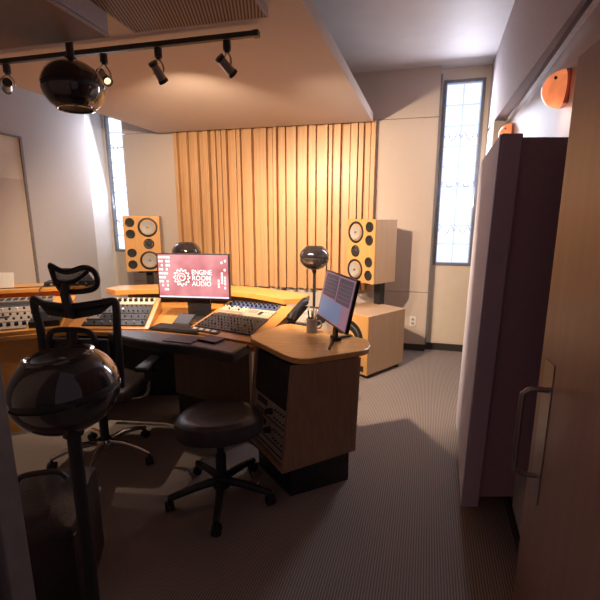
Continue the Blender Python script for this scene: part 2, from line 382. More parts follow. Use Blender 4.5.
for i, (x, lab, hd, aim) in enumerate(SP):
    k = (x-T0.x)/TD.x; p = T0+TD*k
    t = thing('track_spotlight', lab, 'spotlight', p-Vector((0, 0, .1)), 0, 'spotlights on the ceiling track')
    MB().cyl(p+Vector((0, 0, -.05)), p, .022).cyl(p+Vector((0, 0, -.06)), p+Vector((0, 0, -.05)), .014).build('adapter', 'black', t, world=True, smooth=True)
    hd = Vector(hd).normalized(); c = p+Vector((-.01, 0, -.125))+hd*.01
    side = hd.cross(Vector((0, 0, 1))).normalized()
    for sg in (-1, 1):
        pts = [p+Vector((0, 0, -.055))]+[p+Vector((0, 0, -.055)).lerp(c-p, a)+side*sg*.042*math.sin(min(1, a*1.3)*PI/2) for a in (.15, .35, .6, .8, 1)]
        MB().tube(pts, .0045, 8).build('yoke_arm', 'steel', t, world=True, smooth=True)
    MB().cyl(c-hd*.05, c+hd*.04, .023, .027).build('barrel', 'steel', t, world=True, smooth=True)
    MB().cyl(c-hd*.065, c-hd*.048, .027).build('back_cap', 'black', t, world=True, smooth=True)
    MB().lathe([(.028, .035), (.030, .045), (.030, .054), (.025, .054), (.023, .045)], c, hd).build('front_ring', 'black', t, world=True, smooth=True)
    MB().cyl(c+hd*.041, c+hd*.045, .019).build('lens', 'bulb', t, world=True)
    # real lamp just past the lens
    ld = bpy.data.lights.new('spot', 'SPOT'); ld.energy = [60, 150, 170, 300][i]; ld.color = (1, .74, .52)
    ld.spot_size = math.radians([95, 110, 105, 100][i]); ld.spot_blend = .55; ld.shadow_soft_size = .025
    lo = bpy.data.objects.new('spot_lamp', ld); C.objects.link(lo)
    q = c+Vector((0, .07, -.06)); lo.location = q
    lo.rotation_euler = (Vector(aim)-q).to_track_quat('-Z', 'Y').to_euler()

# ---------------------------------------------------------------- ball speakers
def ball(label, loc, r, flip=False, tilt=0, group='omnidirectional ball speakers'):
    t = thing('ball_speaker', label, 'speaker', loc, 0, group)
    sq = .86; f = -1 if flip else 1
    def pf(a0, a1, n, k=1): return [(r*k*math.cos(a), r*k*sq*math.sin(a)*1) for a in [a0+(a1-a0)*i/n for i in range(n+1)]]
    top = math.radians(52); gap = math.radians(5)
    X = (math.sin(tilt), 0, math.cos(tilt)*1)
    ax = (math.sin(tilt), 0, math.cos(tilt)*f)
    up = pf(gap, top, 18)
    rt = r*math.cos(top); zt = r*sq*math.sin(top)
    MB().lathe([(r*.93, r*sq*math.sin(gap))]+up, (0, 0, 0), ax).build('upper_shell', 'gloss', t, smooth=True)
    lo = pf(-gap, -math.radians(72), 18)
    MB().lathe([(r*.93, -r*sq*math.sin(gap))]+lo+[(0, -r*sq*math.sin(math.radians(74)))], (0, 0, 0), ax).build('lower_shell', 'smoke', t, smooth=True)
    MB().lathe([(r*.9, -r*sq*.2), (r*.945, -r*.08), (r*.945, r*.08), (r*.9, r*sq*.2)], (0, 0, 0), ax).build('grille_band', 'dark', t, smooth=True)
    MB().lathe([(rt+r*.015, zt-.004*r/.15), (rt+r*.01, zt+r*.04), (rt-r*.04, zt+r*.055), (rt-r*.08, zt+r*.03), (rt-r*.09, zt-r*.05)], (0, 0, 0), ax).build('driver_rim', 'smoke', t, smooth=True)
    MB().lathe([(rt-r*.07, zt-r*.02), (rt-r*.14, zt+r*.0), (rt-r*.22, zt-r*.06), (r*.14, zt-r*.10), (r*.10, zt-r*.07), (0, zt-r*.03)], (0, 0, 0), ax).build('driver_cone', 'coneblack', t, smooth=True)
    for a in range(4):
        an = a*PI/2+.6; dx, dy = math.cos(an)*r*.955, math.sin(an)*r*.955
        MB().box((dx, dy, 0), (r*.05, r*.14, r*.14), rz=an).build('bridge_clip', 'gloss', t)
    return t
ball('large glossy black ball speaker on a pole stand in the near left foreground', (-.70, 1.15, 1.10), .152, tilt=-.09)
ball('glossy black ball speaker hanging upside down from the ceiling', (-1.225, 2.40, 2.293), .157, flip=True, tilt=.03)
ball('small ball speaker on a thin stand between desk and right main speaker', (.14, 4.0, 1.225), .146)
ball('small ball speaker partly hidden behind the central computer screen', (-1.225, 4.45, 1.225), .158)
def stand(label, x, y, z, r, foot=True):
    t = thing('speaker_stand', label, 'speaker stand', (x, y, 0), 0, 'poles carrying the ball speakers')
    MB().cyl((0, 0, .02), (0, 0, z), r).build('pole', 'black', t, smooth=True)
    MB().lathe([(0, .03), (r*1.6, .03), (.14, .018), (.16, .008), (.16, 0), (0, 0)]).build('base_plate', 'black', t, smooth=True)
    MB().cyl((0, 0, z-.025), (0, 0, z), r*1.5).build('collar', 'black', t, smooth=True)
stand('thick black pole under the large foreground ball speaker', -.693, 1.15, .975, .02)
stand('thin grey pole under the ball speaker beside the right main speaker', .14, 4.0, 1.10, .014)
stand('black pole behind the desk under the ball speaker behind the screen', -1.225, 4.45, 1.09, .014)
t = thing('speaker_mount', 'short black ceiling pole holding the hanging ball speaker', 'mount', (-1.225, 2.40, 2.445))
MB().cyl((0, 0, -.025), (0, 0, .192), .020).build('pole', 'black', t, smooth=True)
MB().cyl((0, 0, -.025), (0, 0, -.008), .03).build('collar', 'black', t, smooth=True)

# ---------------------------------------------------------------- main speakers
def driver(par, x, z, r, kind, y=0):
    """round driver on a face looking toward local -y"""
    a = (0, -1, 0); o = (x, y, z)
    d = MB().lathe([(r*1.18, 0), (r*1.18, .006), (r*1.08, .010), (r*.98, .009), (r*.93, .002)], o, a, 36).build('woofer' if kind == 'w' else ('tweeter' if kind == 't' else 'port'), 'black', par, smooth=True)
    if kind == 'w':
        MB().lathe([(r*.82, .006), (r*.76, .004), (r*.25, -.002), (0, -.003)], (x, y-.006, z), a, 36).build('cone', 'cone', d, smooth=True)
        MB().lathe([(r*.15, -.01), (r*.14, .004), (r*.09, .014), (0, .018)], (x, y-.004, z), a, 20).build('phase_plug', 'brass', d, smooth=True)
    elif kind == 't':
        MB().lathe([(r*.9, .003), (r*.5, .001), (r*.35, .008), (0, .012)], (x, y-.003, z), a, 28).build('dome', 'coneblack', d, smooth=True)
    elif kind == 's':
        MB().lathe([(r*.98, .004), (r*.88, .014), (r*.8, .004), (r*.3, -.01), (r*.25, .0), (0, .006)], (x, y-.003, z), a, 40).build('cone', 'coneblack', d, smooth=True)
    else:
        MB().lathe([(r*.98, .003), (r*.7, .001), (0, -.0)], (x, y-.002, z), a, 28).build('port_mouth', 'rubber', d, smooth=True)
    return d
def main_speaker(label, cx, cy, z0, rz, side):
    w, dp, h = .42, .34, .68
    t = thing('monitor_speaker', label, 'speaker', (cx, cy, z0), rz, 'large oak main speakers')
    MB().box((0, .01, h/2), (w, dp-.02, h)).build('cabinet', 'oakpale', t, bevel=.004)
    MB().box((0, -dp/2+.008, h/2), (w+.002, .02, h+.002)).build('baffle', 'oakbox', t, bevel=.004)
    y = -dp/2-.002
    for zf in (.8, .2): driver(t, -side*.072, h*zf, .099, 'w', y)
    driver(t, -side*.072, h*.5, .054, 't', y)
    for zf in (.885, .68, .34, .13): driver(t, side*.132, h*zf, .046, 'p', y)
    return t
# right: near corner (.78,4.31), face toward the listener
fd = Vector((-.25, .34)).normalized(); sd = Vector((.805, .592)).normalized()
rzR = math.atan2(-fd.y, -fd.x)
cR = Vector((.78, 4.31))+fd*.21+Vector((-fd.y, fd.x))*-.17
main_speaker('right main speaker, oak box with two grey cones, on a post', cR.x, cR.y, .905, rzR, 1)
rzL = math.radians(13)
main_speaker('left main speaker, oak box with two grey cones, left of the screen', -1.985, 5.28, .945, rzL, -1)
def post(label, x, y, z, rz, w=.085, d=.085, px=0, py=0):
    t = thing('speaker_post', label, 'speaker stand', (x, y, 0), rz, 'posts carrying the main speakers')
    MB().box((px, py, z/2), (w, d, z-.03)).build('column', 'black', t, bevel=.004)
    MB().box((0, 0, z-.012), (.24, .24, .02)).build('top_plate', 'black', t, bevel=.003)
    MB().box((px, py, .012), (.26, .22, .022)).build('foot_plate', 'black', t, bevel=.003)
post('dark post under the right main speaker behind the subwoofer', cR.x+.06, cR.y+.03, .904, rzR, px=.075, py=-.005)
post('dark post under the left main speaker', -1.94, 5.27, .944, rzL)

# subwoofer
ss = Vector((.46, .40)).normalized(); sfv = Vector((-ss.y, ss.x))
rzS = math.atan2(-sfv.y, -sfv.x); cS = Vector((.675, 3.9))+ss*.30+sfv*.25
t = thing('subwoofer', 'big oak subwoofer box on the floor under the right main speaker', 'speaker', (cS.x, cS.y, 0), rzS)
MB().box((0, .008, .345), (.50, .594, .61)).build('cabinet', 'oakpale', t, bevel=.005)
MB().box((0, -.30, .345), (.502, .02, .612)).build('baffle', 'oakbox', t, bevel=.004)
driver(t, 0, .385, .165, 's', -.311)
MB().box((0.17, -.313, .10), (.075, .006, .055)).build('badge', 'black', t)
for sx in (-1, 1):
    for sy in (-1, 1):
        MB().lathe([(0, 0), (.028, 0), (.03, .012), (.03, .03), (.02, .04), (0, .04)], (sx*.2, sy*.24, 0)).build('foot', 'rubber', t, smooth=True)

# ---------------------------------------------------------------- mixing desk
desk = thing('mixing_desk', 'curved oak mixing desk with a raised back shelf and padded front edge', 'desk', (-1.1, 3.3, 0))
front = [(-2.95, 2.42), (-2.14, 2.84), (-1.75, 3.0), (-1.38, 2.97), (-1.11, 2.94), (-.70, 2.79), (-.34, 2.62), (-.27, 2.60)]
rest = [(-.16, 2.86), (.10, 3.08), (.10, 3.45), (-.05, 3.72), (-.85, 4.15), (-1.5, 4.22), (-2.1, 4.05), (-2.75, 3.65), (-3.15, 3.2)]
MB().prism(front+rest, .725, .76).build('desktop', 'oakdesk', desk, world=True, bevel=.004)
# padded arm rest
fr_ = [(-1.40, 2.86), (-1.16, 2.72), (-.93, 2.62), (-.68, 2.54), (-.42, 2.40)]
pd = fr_+[(-.33, 2.60), (-.70, 2.775), (-1.11, 2.925), (-1.38, 2.955)]
MB().prism(pd, .715, .785).build('arm_pad', 'leather', desk, world=True, bevel=.018)
# base panels
pn = MB()
def panel(a, b, z0, z1, th=.03):
    a, b = Vector(a), Vector(b); d = (b-a).normalized(); n = Vector((-d.y, d.x))*th
    pn.prism([tuple(a), tuple(b), tuple(b+n), tuple(a+n)], z0, z1)
panel((-2.9, 2.50), (-2.14, 2.89), 0, .724); panel((-2.14, 2.89), (-1.80, 3.03), 0, .724)
pn.build('front_panel', 'oakdesk', desk, world=True)
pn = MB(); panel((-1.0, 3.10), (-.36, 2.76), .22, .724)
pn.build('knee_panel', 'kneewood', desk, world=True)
pn = MB(); panel((-1.78, 3.05), (-1.7, 3.5), 0, .724); panel((-1.7, 3.5), (-.95, 3.55), 0, .724); panel((-1.0, 3.16), (-.34, 2.82), 0, .22)
panel((-.28, 2.82), (.02, 3.5), 0, .724); pn.build('base_panel', 'black', desk, world=True)
# raised back shelf: curved slab carried on a fascia
def arc(c, w, n, z0, z1, name, m, tipr=.0):
    pts = c; L = []; Rr = []
    for i in range(len(pts)):
        p = Vector(pts[i]); tt = Vector(pts[min(i+1, len(pts)-1)])-Vector(pts[max(i-1, 0)]); tt.normalize(); nn = Vector((-tt.y, tt.x))
        k = i/(len(pts)-1); ww = w*(1 if tipr == 0 else min(1, math.sqrt(max(0.0, 1-((max(0, abs(2*k-1)-(1-tipr)))/tipr)**2))+.02))
        L.append(tuple(p+nn*ww)); Rr.append(tuple(p-nn*ww))
    return MB().prism(L+Rr[::-1], z0, z1).build(name, m, desk, world=True, bevel=.005)
def bez(P, n=24):
    out = []
    for i in range(n+1):
        a = i/n; q = [Vector(p) for p in P]
        while len(q) > 1: q = [q[j].lerp(q[j+1], a) for j in range(len(q)-1)]
        out.append(tuple(q[0]))
    return out
cv = bez([(.02, 3.50), (-.25, 3.86), (-.75, 4.22), (-1.35, 4.22), (-1.93, 4.02)])
arc(cv, .15, 24, .865, .915, 'back_shelf', 'oakdesk', .10)
cv2 = cv[3:-2]
arc(cv2, .02, 24, .76, .865, 'shelf_riser', 'black')
MB().prism([(-3.1, 3.25), (-2.75, 3.35), (-1.98, 3.62), (-1.95, 3.70), (-2.05, 3.95), (-2.85, 3.68), (-3.2, 3.45)], .965, 1.0).build('side_shelf', 'oakdesk', desk, world=True, bevel=.005)
MB().prism([(-2.98, 3.36), (-2.1, 3.64), (-2.14, 3.84), (-3.0, 3.5)], .76, .965).build('side_shelf_riser', 'oakdesk', desk, world=True)

# sloped gear bays in the desk
def bay(Q, name, m='oakdesk', par=desk):
    bot = [(p[0], p[1], .761) for p in Q]; return MB().hexa(bot, Q).build(name, m, par, world=True)
class Bay:
    def __init__(s, FLc, FRc, BRc, BLc): s.q = [Vector(p) for p in (FLc, FRc, BRc, BLc)]; s.n = (s.q[1]-s.q[0]).cross(s.q[3]-s.q[0]).normalized()
    def at(s, u, v, h=0):
        a = s.q[0].lerp(s.q[1], u); b = s.q[3].lerp(s.q[2], u); return a.lerp(b, v)+s.n*h
def unit(B, name, label, cat, u0, u1, v0, v1, h, plate, group, knobs=(), keys=(), knobm='black', kr=.008, kh=.014):
    c = B.at((u0+u1)/2, (v0+v1)/2)
    t = thing(name, label, cat, c, 0, group)
    P = [B.at(u0, v0), B.at(u1, v0), B.at(u1, v1), B.at(u0, v1)]; off = B.n*h; e = B.n*.0015
    MB().hexa([p+e for p in P], [p+off for p in P]).build('faceplate', plate, t, world=True, bevel=.002)
    for (u, v, kk, mm) in knobs:
        p = B.at(u0+(u1-u0)*u, v0+(v1-v0)*v, h)
        MB().cyl(p, p+B.n*kh*kk, kr*kk, kr*kk*.8, 12).build('knob', mm, t, world=True, smooth=True)
    for (a, b, c_, d, mm, nm) in keys:
        q = [B.at(u0+(u1-u0)*x, v0+(v1-v0)*y, h) for x, y in ((a, b), (c_, b), (c_, d), (a, d))]
        MB().hexa(q, [p+B.n*.003 for p in q]).build(nm, mm, t, world=True)
    return t
GR = random.Random(11)
def grid(nu, nv, u0=.05, u1=.95, v0=.2, v1=.8, k=1, ms=('black',)):
    return [(u0+(u1-u0)*i/max(1, nu-1), v0+(v1-v0)*(j/max(1, nv-1) if nv > 1 else .5), k*(GR.choice([.6, .8, 1, 1.15]) if nu > 12 else 1), ms[(i*7+j*3) % len(ms)]) for i in range(nu) for j in range(nv) if nu <= 12 or GR.random() < .85]
Q1 = [(-.86, 2.96, .775), (-.29, 2.64, .775), (-.03, 3.27, .885), (-.62, 3.54, .885)]
bay(Q1, 'gear_bay'); B1 = Bay(*Q1)
G = 'rack units set into the desk'
unit(B1, 'compressor_unit', 'blue faced rack unit with dark knobs at the back right of the desk', 'audio unit', .08, .80, .80, .97, .012, 'blue', G,
     grid(11, 2, k=1.25, v0=.3, v1=.75), [(.02, .85, .98, .95, 'darkblue', 'label_strip')])
unit(B1, 'equalizer_unit', 'beige rack unit with pale knobs on the left below the blue unit', 'audio unit', .08, .45, .58, .785, .012, 'beige', G,
     grid(8, 2, k=1, v0=.55, v1=.85, ms=('bone', 'bone', 'black')), [(.05, .08, .95, .34, 'silver', 'label_strip')])
unit(B1, 'equalizer_unit', 'beige rack unit with small black meter below the blue unit on the right', 'audio unit', .46, .83, .56, .785, .012, 'beige', G,
     grid(4, 1, u0=.65, k=1, v0=.6, v1=.6, ms=('bone',)), [(.06, .45, .4, .85, 'silver', 'display'), (.5, .3, .62, .7, 'black', 'meter')])
unit(B1, 'channel_strip_unit', 'wide charcoal panel packed with small knobs nearest the padded edge', 'audio unit', .05, .84, .13, .55, .010, 'dark', G,
     grid(16, 6, k=.75, v0=.1, v1=.92, ms=('black', 'silver', 'dark', 'black', 'silver', 'black', 'dark')))
unit(B1, 'monitor_controller', 'thin row of white buttons along the front of the right gear bay', 'audio unit', .03, .45, .03, .11, .008, 'dark', G,
     (), [(.1+i*.22, .25, .24+i*.22, .8, 'bone', 'button') for i in range(4)])
Q2 = [(-1.70, 3.02, .775), (-1.15, 3.01, .775), (-1.27, 3.68, .885), (-1.80, 3.68, .885)]
bay(Q2, 'gear_bay'); B2 = Bay(*Q2)
unit(B2, 'preamp_unit', 'pale rack unit with a row of black dial knobs left of the screen', 'audio unit', .04, .93, .72, .93, .012, 'beige', G,
     grid(10, 1, k=1.9, v0=.5, v1=.5)+grid(10, 1, k=.6, v0=.9, v1=.9))
unit(B2, 'compressor_unit', 'charcoal rack unit with two lit buttons left of the keyboard', 'audio unit', .04, .93, .42, .70, .012, 'dark', G,
     grid(12, 2, k=.8, ms=('dark', 'black'), v0=.2, v1=.85), [(.42, .45, .45, .55, 'bulb', 'lit_button'), (.48, .45, .51, .55, 'bulb', 'lit_button')])
unit(B2, 'equalizer_unit', 'charcoal slotted rack unit behind the office chair', 'audio unit', .04, .93, .22, .40, .012, 'dark', G,
     grid(9, 1, k=.8, ms=('dark', 'black'), v0=.5, v1=.5), [(.03, .1, .2, .9, 'silver', 'label_strip')])
unit(B2, 'monitor_controller', 'narrow unit with black and white buttons left of the keyboard', 'audio unit', .04, .93, .06, .20, .012, 'black', G,
     grid(8, 1, k=1, ms=('bone', 'black', 'silver'), v0=.5, v1=.5))
Q3 = [(-2.75, 2.56, .79), (-1.80, 3.0, .79), (-1.95, 3.50, .94), (-2.85, 3.22, .94)]
bay(Q3, 'gear_bay'); B3 = Bay(*Q3)
unit(B3, 'synth_module', 'silver unit with rounded black label and rows of knobs on the left wing', 'audio unit', .40, .77, .24, .50, .014, 'silver', G,
     grid(8, 2, k=1.1, v0=.25, v1=.75, ms=('black',)), [(.42, .4, .58, .6, 'black', 'label_plate')])
unit(B3, 'patch_unit', 'row of chunky black knobs at the front of the left wing', 'audio unit', .40, .77, .05, .22, .014, 'silver', G,
     grid(8, 1, k=1.9, v0=.5, v1=.5))
unit(B3, 'effects_unit', 'pale unit with small round buttons on the left wing behind the silver one', 'audio unit', .40, .84, .52, .68, .014, 'silver', G,
     grid(9, 1, k=1.1, v0=.5, v1=.5, ms=('bone', 'black')))
unit(B3, 'display_unit', 'dark blue faced unit across the back of the left wing', 'audio unit', .40, .84, .70, .84, .014, 'darkblue', G,
     (), [(.05, .2, .95, .8, 'dark', 'display')])
unit(B3, 'cassette_unit', 'pale unit of narrow slots at the very back of the left wing', 'audio unit', .40, .84, .86, .98, .014, 'silver', G,
     (), [(.05+i*.12, .2, .13+i*.12, .8, 'dark', 'slot') for i in range(8)])
unit(B3, 'power_amplifier', 'lower black rack unit just left of the chair back post', 'audio unit', .79, .98, .05, .50, .05, 'black', G, grid(4, 2, k=.9, ms=('silver', 'bone')))
for k_, (z0, hh, lab) in enumerate(((.012, .04, 'low black box on the side shelf behind the chair headrest'),)):
    t = thing('outboard_box', lab, 'audio unit', (-2.12, 3.72, 1.0), math.radians(15))
    MB().box((.02, .0, .03), (.40, .16, hh)).build('case', 'black', t, bevel=.003)
    for q in range(5): MB().cyl((-.12+q*.07, -.08, .03), (-.12+q*.07, -.09, .03), .009).build('knob', 'silver', t, smooth=True)
    t.location.z = .99

# little things on the side shelf
t = thing('paper_sheet', 'white sheet of paper leaning at the far left of the side shelf', 'paper', (-2.62, 3.55, 1.0))
MB().hexa([(-.16, .0, 0), (.11, .0, 0), (.11, .003, 0), (-.16, .003, 0)], [(-.16, .03, .13), (.10, .03, .13), (.10, .033, .13), (-.16, .033, .13)]).build('sheet', 'paper', t)
def cable(label, pts, r=.004, name='cable'):
    tag(MB().tube(bezier3(pts), r, 8).build(name, 'rubber', smooth=True), label, 'cable')
def bezier3(pts, n=8):
    P = [Vector(p) for p in pts]; out = []
    for i in range(len(P)-1):
        a, b = P[i], P[i+1]; p0 = P[max(0, i-1)]; p3 = P[min(len(P)-1, i+2)]
        for k in range(n):
            t_ = k/n
            out.append(.5*((2*a)+(b-p0)*t_+(2*p0-5*a+4*b-p3)*t_*t_+(3*a-p0-3*b+p3)*t_**3))
    out.append(P[-1]); return out
cable('black cable looping over the side shelf near the paper', [(-2.25, 3.75, 1.005), (-2.24, 3.60, 1.03), (-2.25, 3.50, 1.0), (-2.24, 3.46, .96)])
cable('black cable draped from the side shelf toward the chair', [(-2.05, 3.80, 1.006), (-2.03, 3.70, 1.02), (-2.12, 3.64, 1.008), (-2.2, 3.58, 1.008), (-2.4, 3.52, 1.008), (-2.6, 3.44, 1.008)])

# ---------------------------------------------------------------- central screen
def screen_frame(w, h, name, label, loc, rz, tilt):
    t = thing(name, label, 'computer screen', loc, rz)
    return t
S = .97
pink = _new('pink desktop')
m, nt, b = pink
tc = nt.nodes.new('ShaderNodeTexCoord'); n = nt.nodes.new('ShaderNodeTexNoise'); n.inputs['Scale'].default_value = 4; n.inputs['Detail'].default_value = 2
nt.links.new(tc.outputs['Object'], n.inputs['Vector']); r = nt.nodes.new('ShaderNodeValToRGB')
r.color_ramp.elements[0].position = .35; r.color_ramp.elements[1].position = .62
r.color_ramp.elements[0].color = (.60, .13, .16, 1); r.color_ramp.elements[1].color = (.92, .36, .38, 1)
nt.links.new(n.outputs['Fac'], r.inputs['Fac']); nt.links.new(r.outputs['Color'], b.inputs['Emission Color'])
b.inputs['Emission Strength'].default_value = S; b.inputs['Base Color'].default_value = (.02, .02, .02, 1); b.inputs['Roughness'].default_value = .4
M['pink'] = m
M['lit'] = glow('lit white', (.95, .92, .95), 1.0); M['litblue'] = glow('lit taskbar', (.62, .68, .9), .95)
mon = thing('computer_screen', 'central screen with pink desktop and white gear logo', 'computer screen', (-.893, 3.42, .76), math.radians(-8))
sw, sh, zc = .632, .385, .358
MB().box((0, 0, zc), (sw, .028, sh), bev=.003).build('bezel', 'black', mon)
MB().box((.03, .02, .14), (.20, .03, .26)).build('neck', 'black', mon)
MB().box((.05, -.03, .0065), (.36, .22, .012), bev=.004).build('base', 'black', mon)
scr = MB().box((0, -.0145, zc+.004), (sw-.022, .002, sh-.026)).build('screen', 'pink', mon)
MB().box((0, -.0162, zc-sh/2+.019), (sw-.022, .001, .012)).build('taskbar', 'litblue', scr)
# gear emblem
gm = MB(); gx, gz, gr = -.100, zc-.008, .064; yy = -.0165
NT = 12
def ring2(mb, cx, cz, f_out, f_in, n=96):
    for i in range(n):
        a0, a1 = 2*PI*i/n, 2*PI*(i+1)/n
        mb.quad([(cx+f_out(a0)*math.cos(a0), yy, cz+f_out(a0)*math.sin(a0)), (cx+f_out(a1)*math.cos(a1), yy, cz+f_out(a1)*math.sin(a1)),
                 (cx+f_in(a1)*math.cos(a1), yy, cz+f_in(a1)*math.sin(a1)), (cx+f_in(a0)*math.cos(a0), yy, cz+f_in(a0)*math.sin(a0))])
def tooth(a): return gr*(1.17 if math.cos(NT*a) > .1 else .98)
ring2(gm, gx, gz, tooth, lambda a: (gr*.98 if math.cos(NT*a) > .1 else gr*.80), 288)
for i in range(60):
    a0, a1 = i/60*PI*3.4, (i+1)/60*PI*3.4
    r0, r1 = gr*(.12+.5*i/60), gr*(.12+.5*(i+1)/60); th = gr*.11
    gm.quad([(gx+(r0+th)*math.cos(a0), yy, gz+(r0+th)*math.sin(a0)), (gx+(r1+th)*math.cos(a1), yy, gz+(r1+th)*math.sin(a1)), (gx+r1*math.cos(a1), yy, gz+r1*math.sin(a1)), (gx+r0*math.cos(a0), yy, gz+r0*math.sin(a0))])
gm.build('gear_emblem', 'lit', scr)
def text(s, x, z, size, par, y=-.0168, ext=.0, m='lit', bold=.0, name='lettering', rx=PI/2, sx=1):
    cu = bpy.data.curves.new(name, 'FONT'); cu.body = s; cu.size = size; cu.offset = bold; cu.resolution_u = 3
    o = bpy.data.objects.new(name, cu); C.objects.link(o); cu.materials.append(M[m]); o.location = (x, y, z); o.rotation_euler = (rx, 0, 0); o.scale = (sx, 1, 1)
    bpy.context.view_layer.update()
    me = bpy.data.meshes.new_from_object(o); bpy.data.objects.remove(o)
    o = bpy.data.objects.new(name, me); C.objects.link(o); o.location = (x, y, z); o.rotation_euler = (rx, 0, 0); o.scale = (sx, 1, 1)
    o.parent = par; return o
for i, s_ in enumerate(('ENGINE', 'ROOM', 'AUDIO')):
    text(s_, -.012, zc+.018-.048*i, .058, scr, bold=.0005, sx=[.86, .95, .92][i])
ic = MB(); q = random.Random(3)
for row in range(9):
    for c_ in range(5 if row < 3 else 4):
        if q.random() < .78: 
            x = -sw/2+.025+c_*.021; z = zc+sh/2-.032-row*.034
            ic.box((x, -.0162, z), (.015, .001, .019))
for x, zs in ((sw/2-.05, (.06, -.005, -.03, -.055, -.09)), (sw/2-.075, (.12, .03, .005, -.02, -.045)), (sw/2-.105, (-.03, -.055, -.08)), (sw/2-.045, (.135,))):
    for z in zs: ic.box((x+.01, -.0162, zc+z), (.014, .001, .019))
ic.build('desktop_icons', 'lit', scr)['kind'] = 'stuff'

# keyboard, tablet, black sheets, mouse
def key_board(label, x, y, z, rz, w, d):
    t = thing('computer_keyboard', label, 'keyboard', (x, y, z), rz)
    MB().box((0, 0, .009), (w, d, .016), bev=.003).build('case', 'black', t)
    kb = MB()
    for r_ in range(5):
        for c_ in range(16): kb.box((-w/2+.02+(w-.04)*c_/15, -d/2+.02+(d-.04)*r_/4, .020), ((w-.04)/15*.8, (d-.04)/4*.78, .006))
    o = kb.build('keys', 'dark', t); o['kind'] = 'stuff'; return t
key_board('black computer keyboard below the central screen', -.93, 3.02, .765, math.radians(-18), .42, .15)
t = thing('tablet', 'small dark tablet leaning just below the central screen', 'tablet', (-.93, 3.20, .765), math.radians(-18))
MB().box((0, 0, .035), (.15, .012, .13), rx=math.radians(-62), bev=.003).build('body', 'black', t)
MB().box((0, -.004, .0415), (.135, .002, .112), rx=math.radians(-62)).build('screen', 'darkblue', t)
t = thing('mouse_pad', 'flat black mouse pad on the padded desk edge', 'mouse pad', (-.80, 2.70, .786), math.radians(-18))
MB().box((0, 0, .003), (.22, .16, .005), bev=.002).build('pad', 'dark', t)
t = thing('note_book', 'thin black notebook lying on the padded desk edge beside the mouse pad', 'notebook', (-.60, 2.68, .786), math.radians(-30))
MB().box((0, 0, .006), (.15, .11, .011), bev=.002).build('cover', 'black', t)
t = thing('computer_mouse', 'small dark computer mouse at the right end of the keyboard', 'mouse', (-.66, 2.93, .762), math.radians(-10))
MB().lathe([(0, .03), (.015, .029), (.026, .02), (.03, .006), (.029, 0), (0, 0)], n=24).build('body', 'black', t, smooth=True)

# ---------------------------------------------------------------- side rack cabinet
cab = thing('rack_cabinet', 'oak side cabinet with sloping rack front and black plinth', 'cabinet', (.02, 2.4, 0))
At, Bt, Ct, Dt = (-.045, 2.18), (-.295, 2.56), (.365, 2.33), (.13, 2.74)
Ab, Bb, Cb, Db = (-.10, 2.05), (-.335, 2.44), (.34, 2.29), (.11, 2.70)
z0, z1 = .20, .785
def cabp(k, which):   # k 0 bottom..1 top
    T, B_ = {'A': (At, Ab), 'B': (Bt, Bb), 'C': (Ct, Cb), 'D': (Dt, Db)}[which]
    return Vector((B_[0]+(T[0]-B_[0])*k, B_[1]+(T[1]-B_[1])*k, z0+(z1-z0)*k))
def slab(p, q, r_, s_, th, name, m, bevel=.003):
    n_ = (q-p).cross(s_-p).normalized()*th
    return MB().hexa([p, q, r_, s_], [p+n_, q+n_, r_+n_, s_+n_]).build(name, m, cab, world=True, bevel=bevel)
slab(cabp(0, 'A'), cabp(0, 'C'), cabp(1, 'C'), cabp(1, 'A'), -.025, 'side_panel', 'oakcab')
slab(cabp(0, 'D'), cabp(0, 'B'), cabp(1, 'B'), cabp(1, 'D'), -.022, 'side_panel', 'oakcab')
slab(cabp(0, 'C'), cabp(0, 'D'), cabp(1, 'D'), cabp(1, 'C'), -.02, 'back_panel', 'oakcab')
MB().hexa([cabp(0, w_)+Vector((0, 0, -.0)) for w_ in 'ACDB'], [cabp(0.04, w_) for w_ in 'ACDB']).build('bottom_panel', 'oakcab', cab, world=True)
MB().prism([(-.055, 2.13), (.30, 2.29), (.09, 2.63), (-.27, 2.44)], 0, .199).build('plinth', 'black', cab, world=True)
top = [(-.335, 2.68), (-.325, 2.60), (-.10, 2.28), (-.05, 2.225), (.0, 2.20), (.06, 2.205), (.38, 2.35), (.42, 2.39), (.44, 2.45), (.44, 2.58), (.14, 2.86), (-.07, 2.99), (-.13, 2.97)]
MB().prism(top, .787, .822).build('cabinet_top', 'oaktop', cab, world=True, bevel=.006)
# rack equipment in the sloping front
fnm = (cabp(0, 'B')-cabp(0, 'A')).cross(cabp(1, 'A')-cabp(0, 'A')).normalized()
fnm = -fnm if fnm.y > 0 else fnm
BF = Bay(cabp(0, 'B'), cabp(0, 'A'), cabp(1, 'A'), cabp(1, 'B'))
def rack(name, label, v0, v1, inset, plate, knobs, keys=()):
    return unit(BF, name, label, 'audio unit', .05, .95, v0, v1, .006, plate, 'rack units in the side cabinet', knobs, keys)
if BF.n.y > 0: BF.n = -BF.n
for a_ in (BF,):
    a_.q = [p-a_.n*.02 for p in a_.q]
MB().hexa([BF.at(.04, .05, -.02), BF.at(.96, .05, -.02), BF.at(.96, .985, -.02), BF.at(.04, .985, -.02)], [BF.at(.04, .05, -.004), BF.at(.96, .05, -.004), BF.at(.96, .985, -.004), BF.at(.04, .985, -.004)]).build('rack_recess', 'rubber', cab, world=True)
rack('rack_blank', 'black blank panel filling the upper half of the side cabinet front', .56, .97, 0, 'black', ())
rack('tape_deck', 'silver rack recorder with dark display and big dial, upper of two', .37, .545, 0, 'silver', [(.55, .45, 2.6, 'black')]+grid(4, 2, .68, .92, .25, .7, .7), [(.12, .52, .42, .85, 'black', 'display'), (.1, .12, .42, .2, 'dark', 'button_row')])
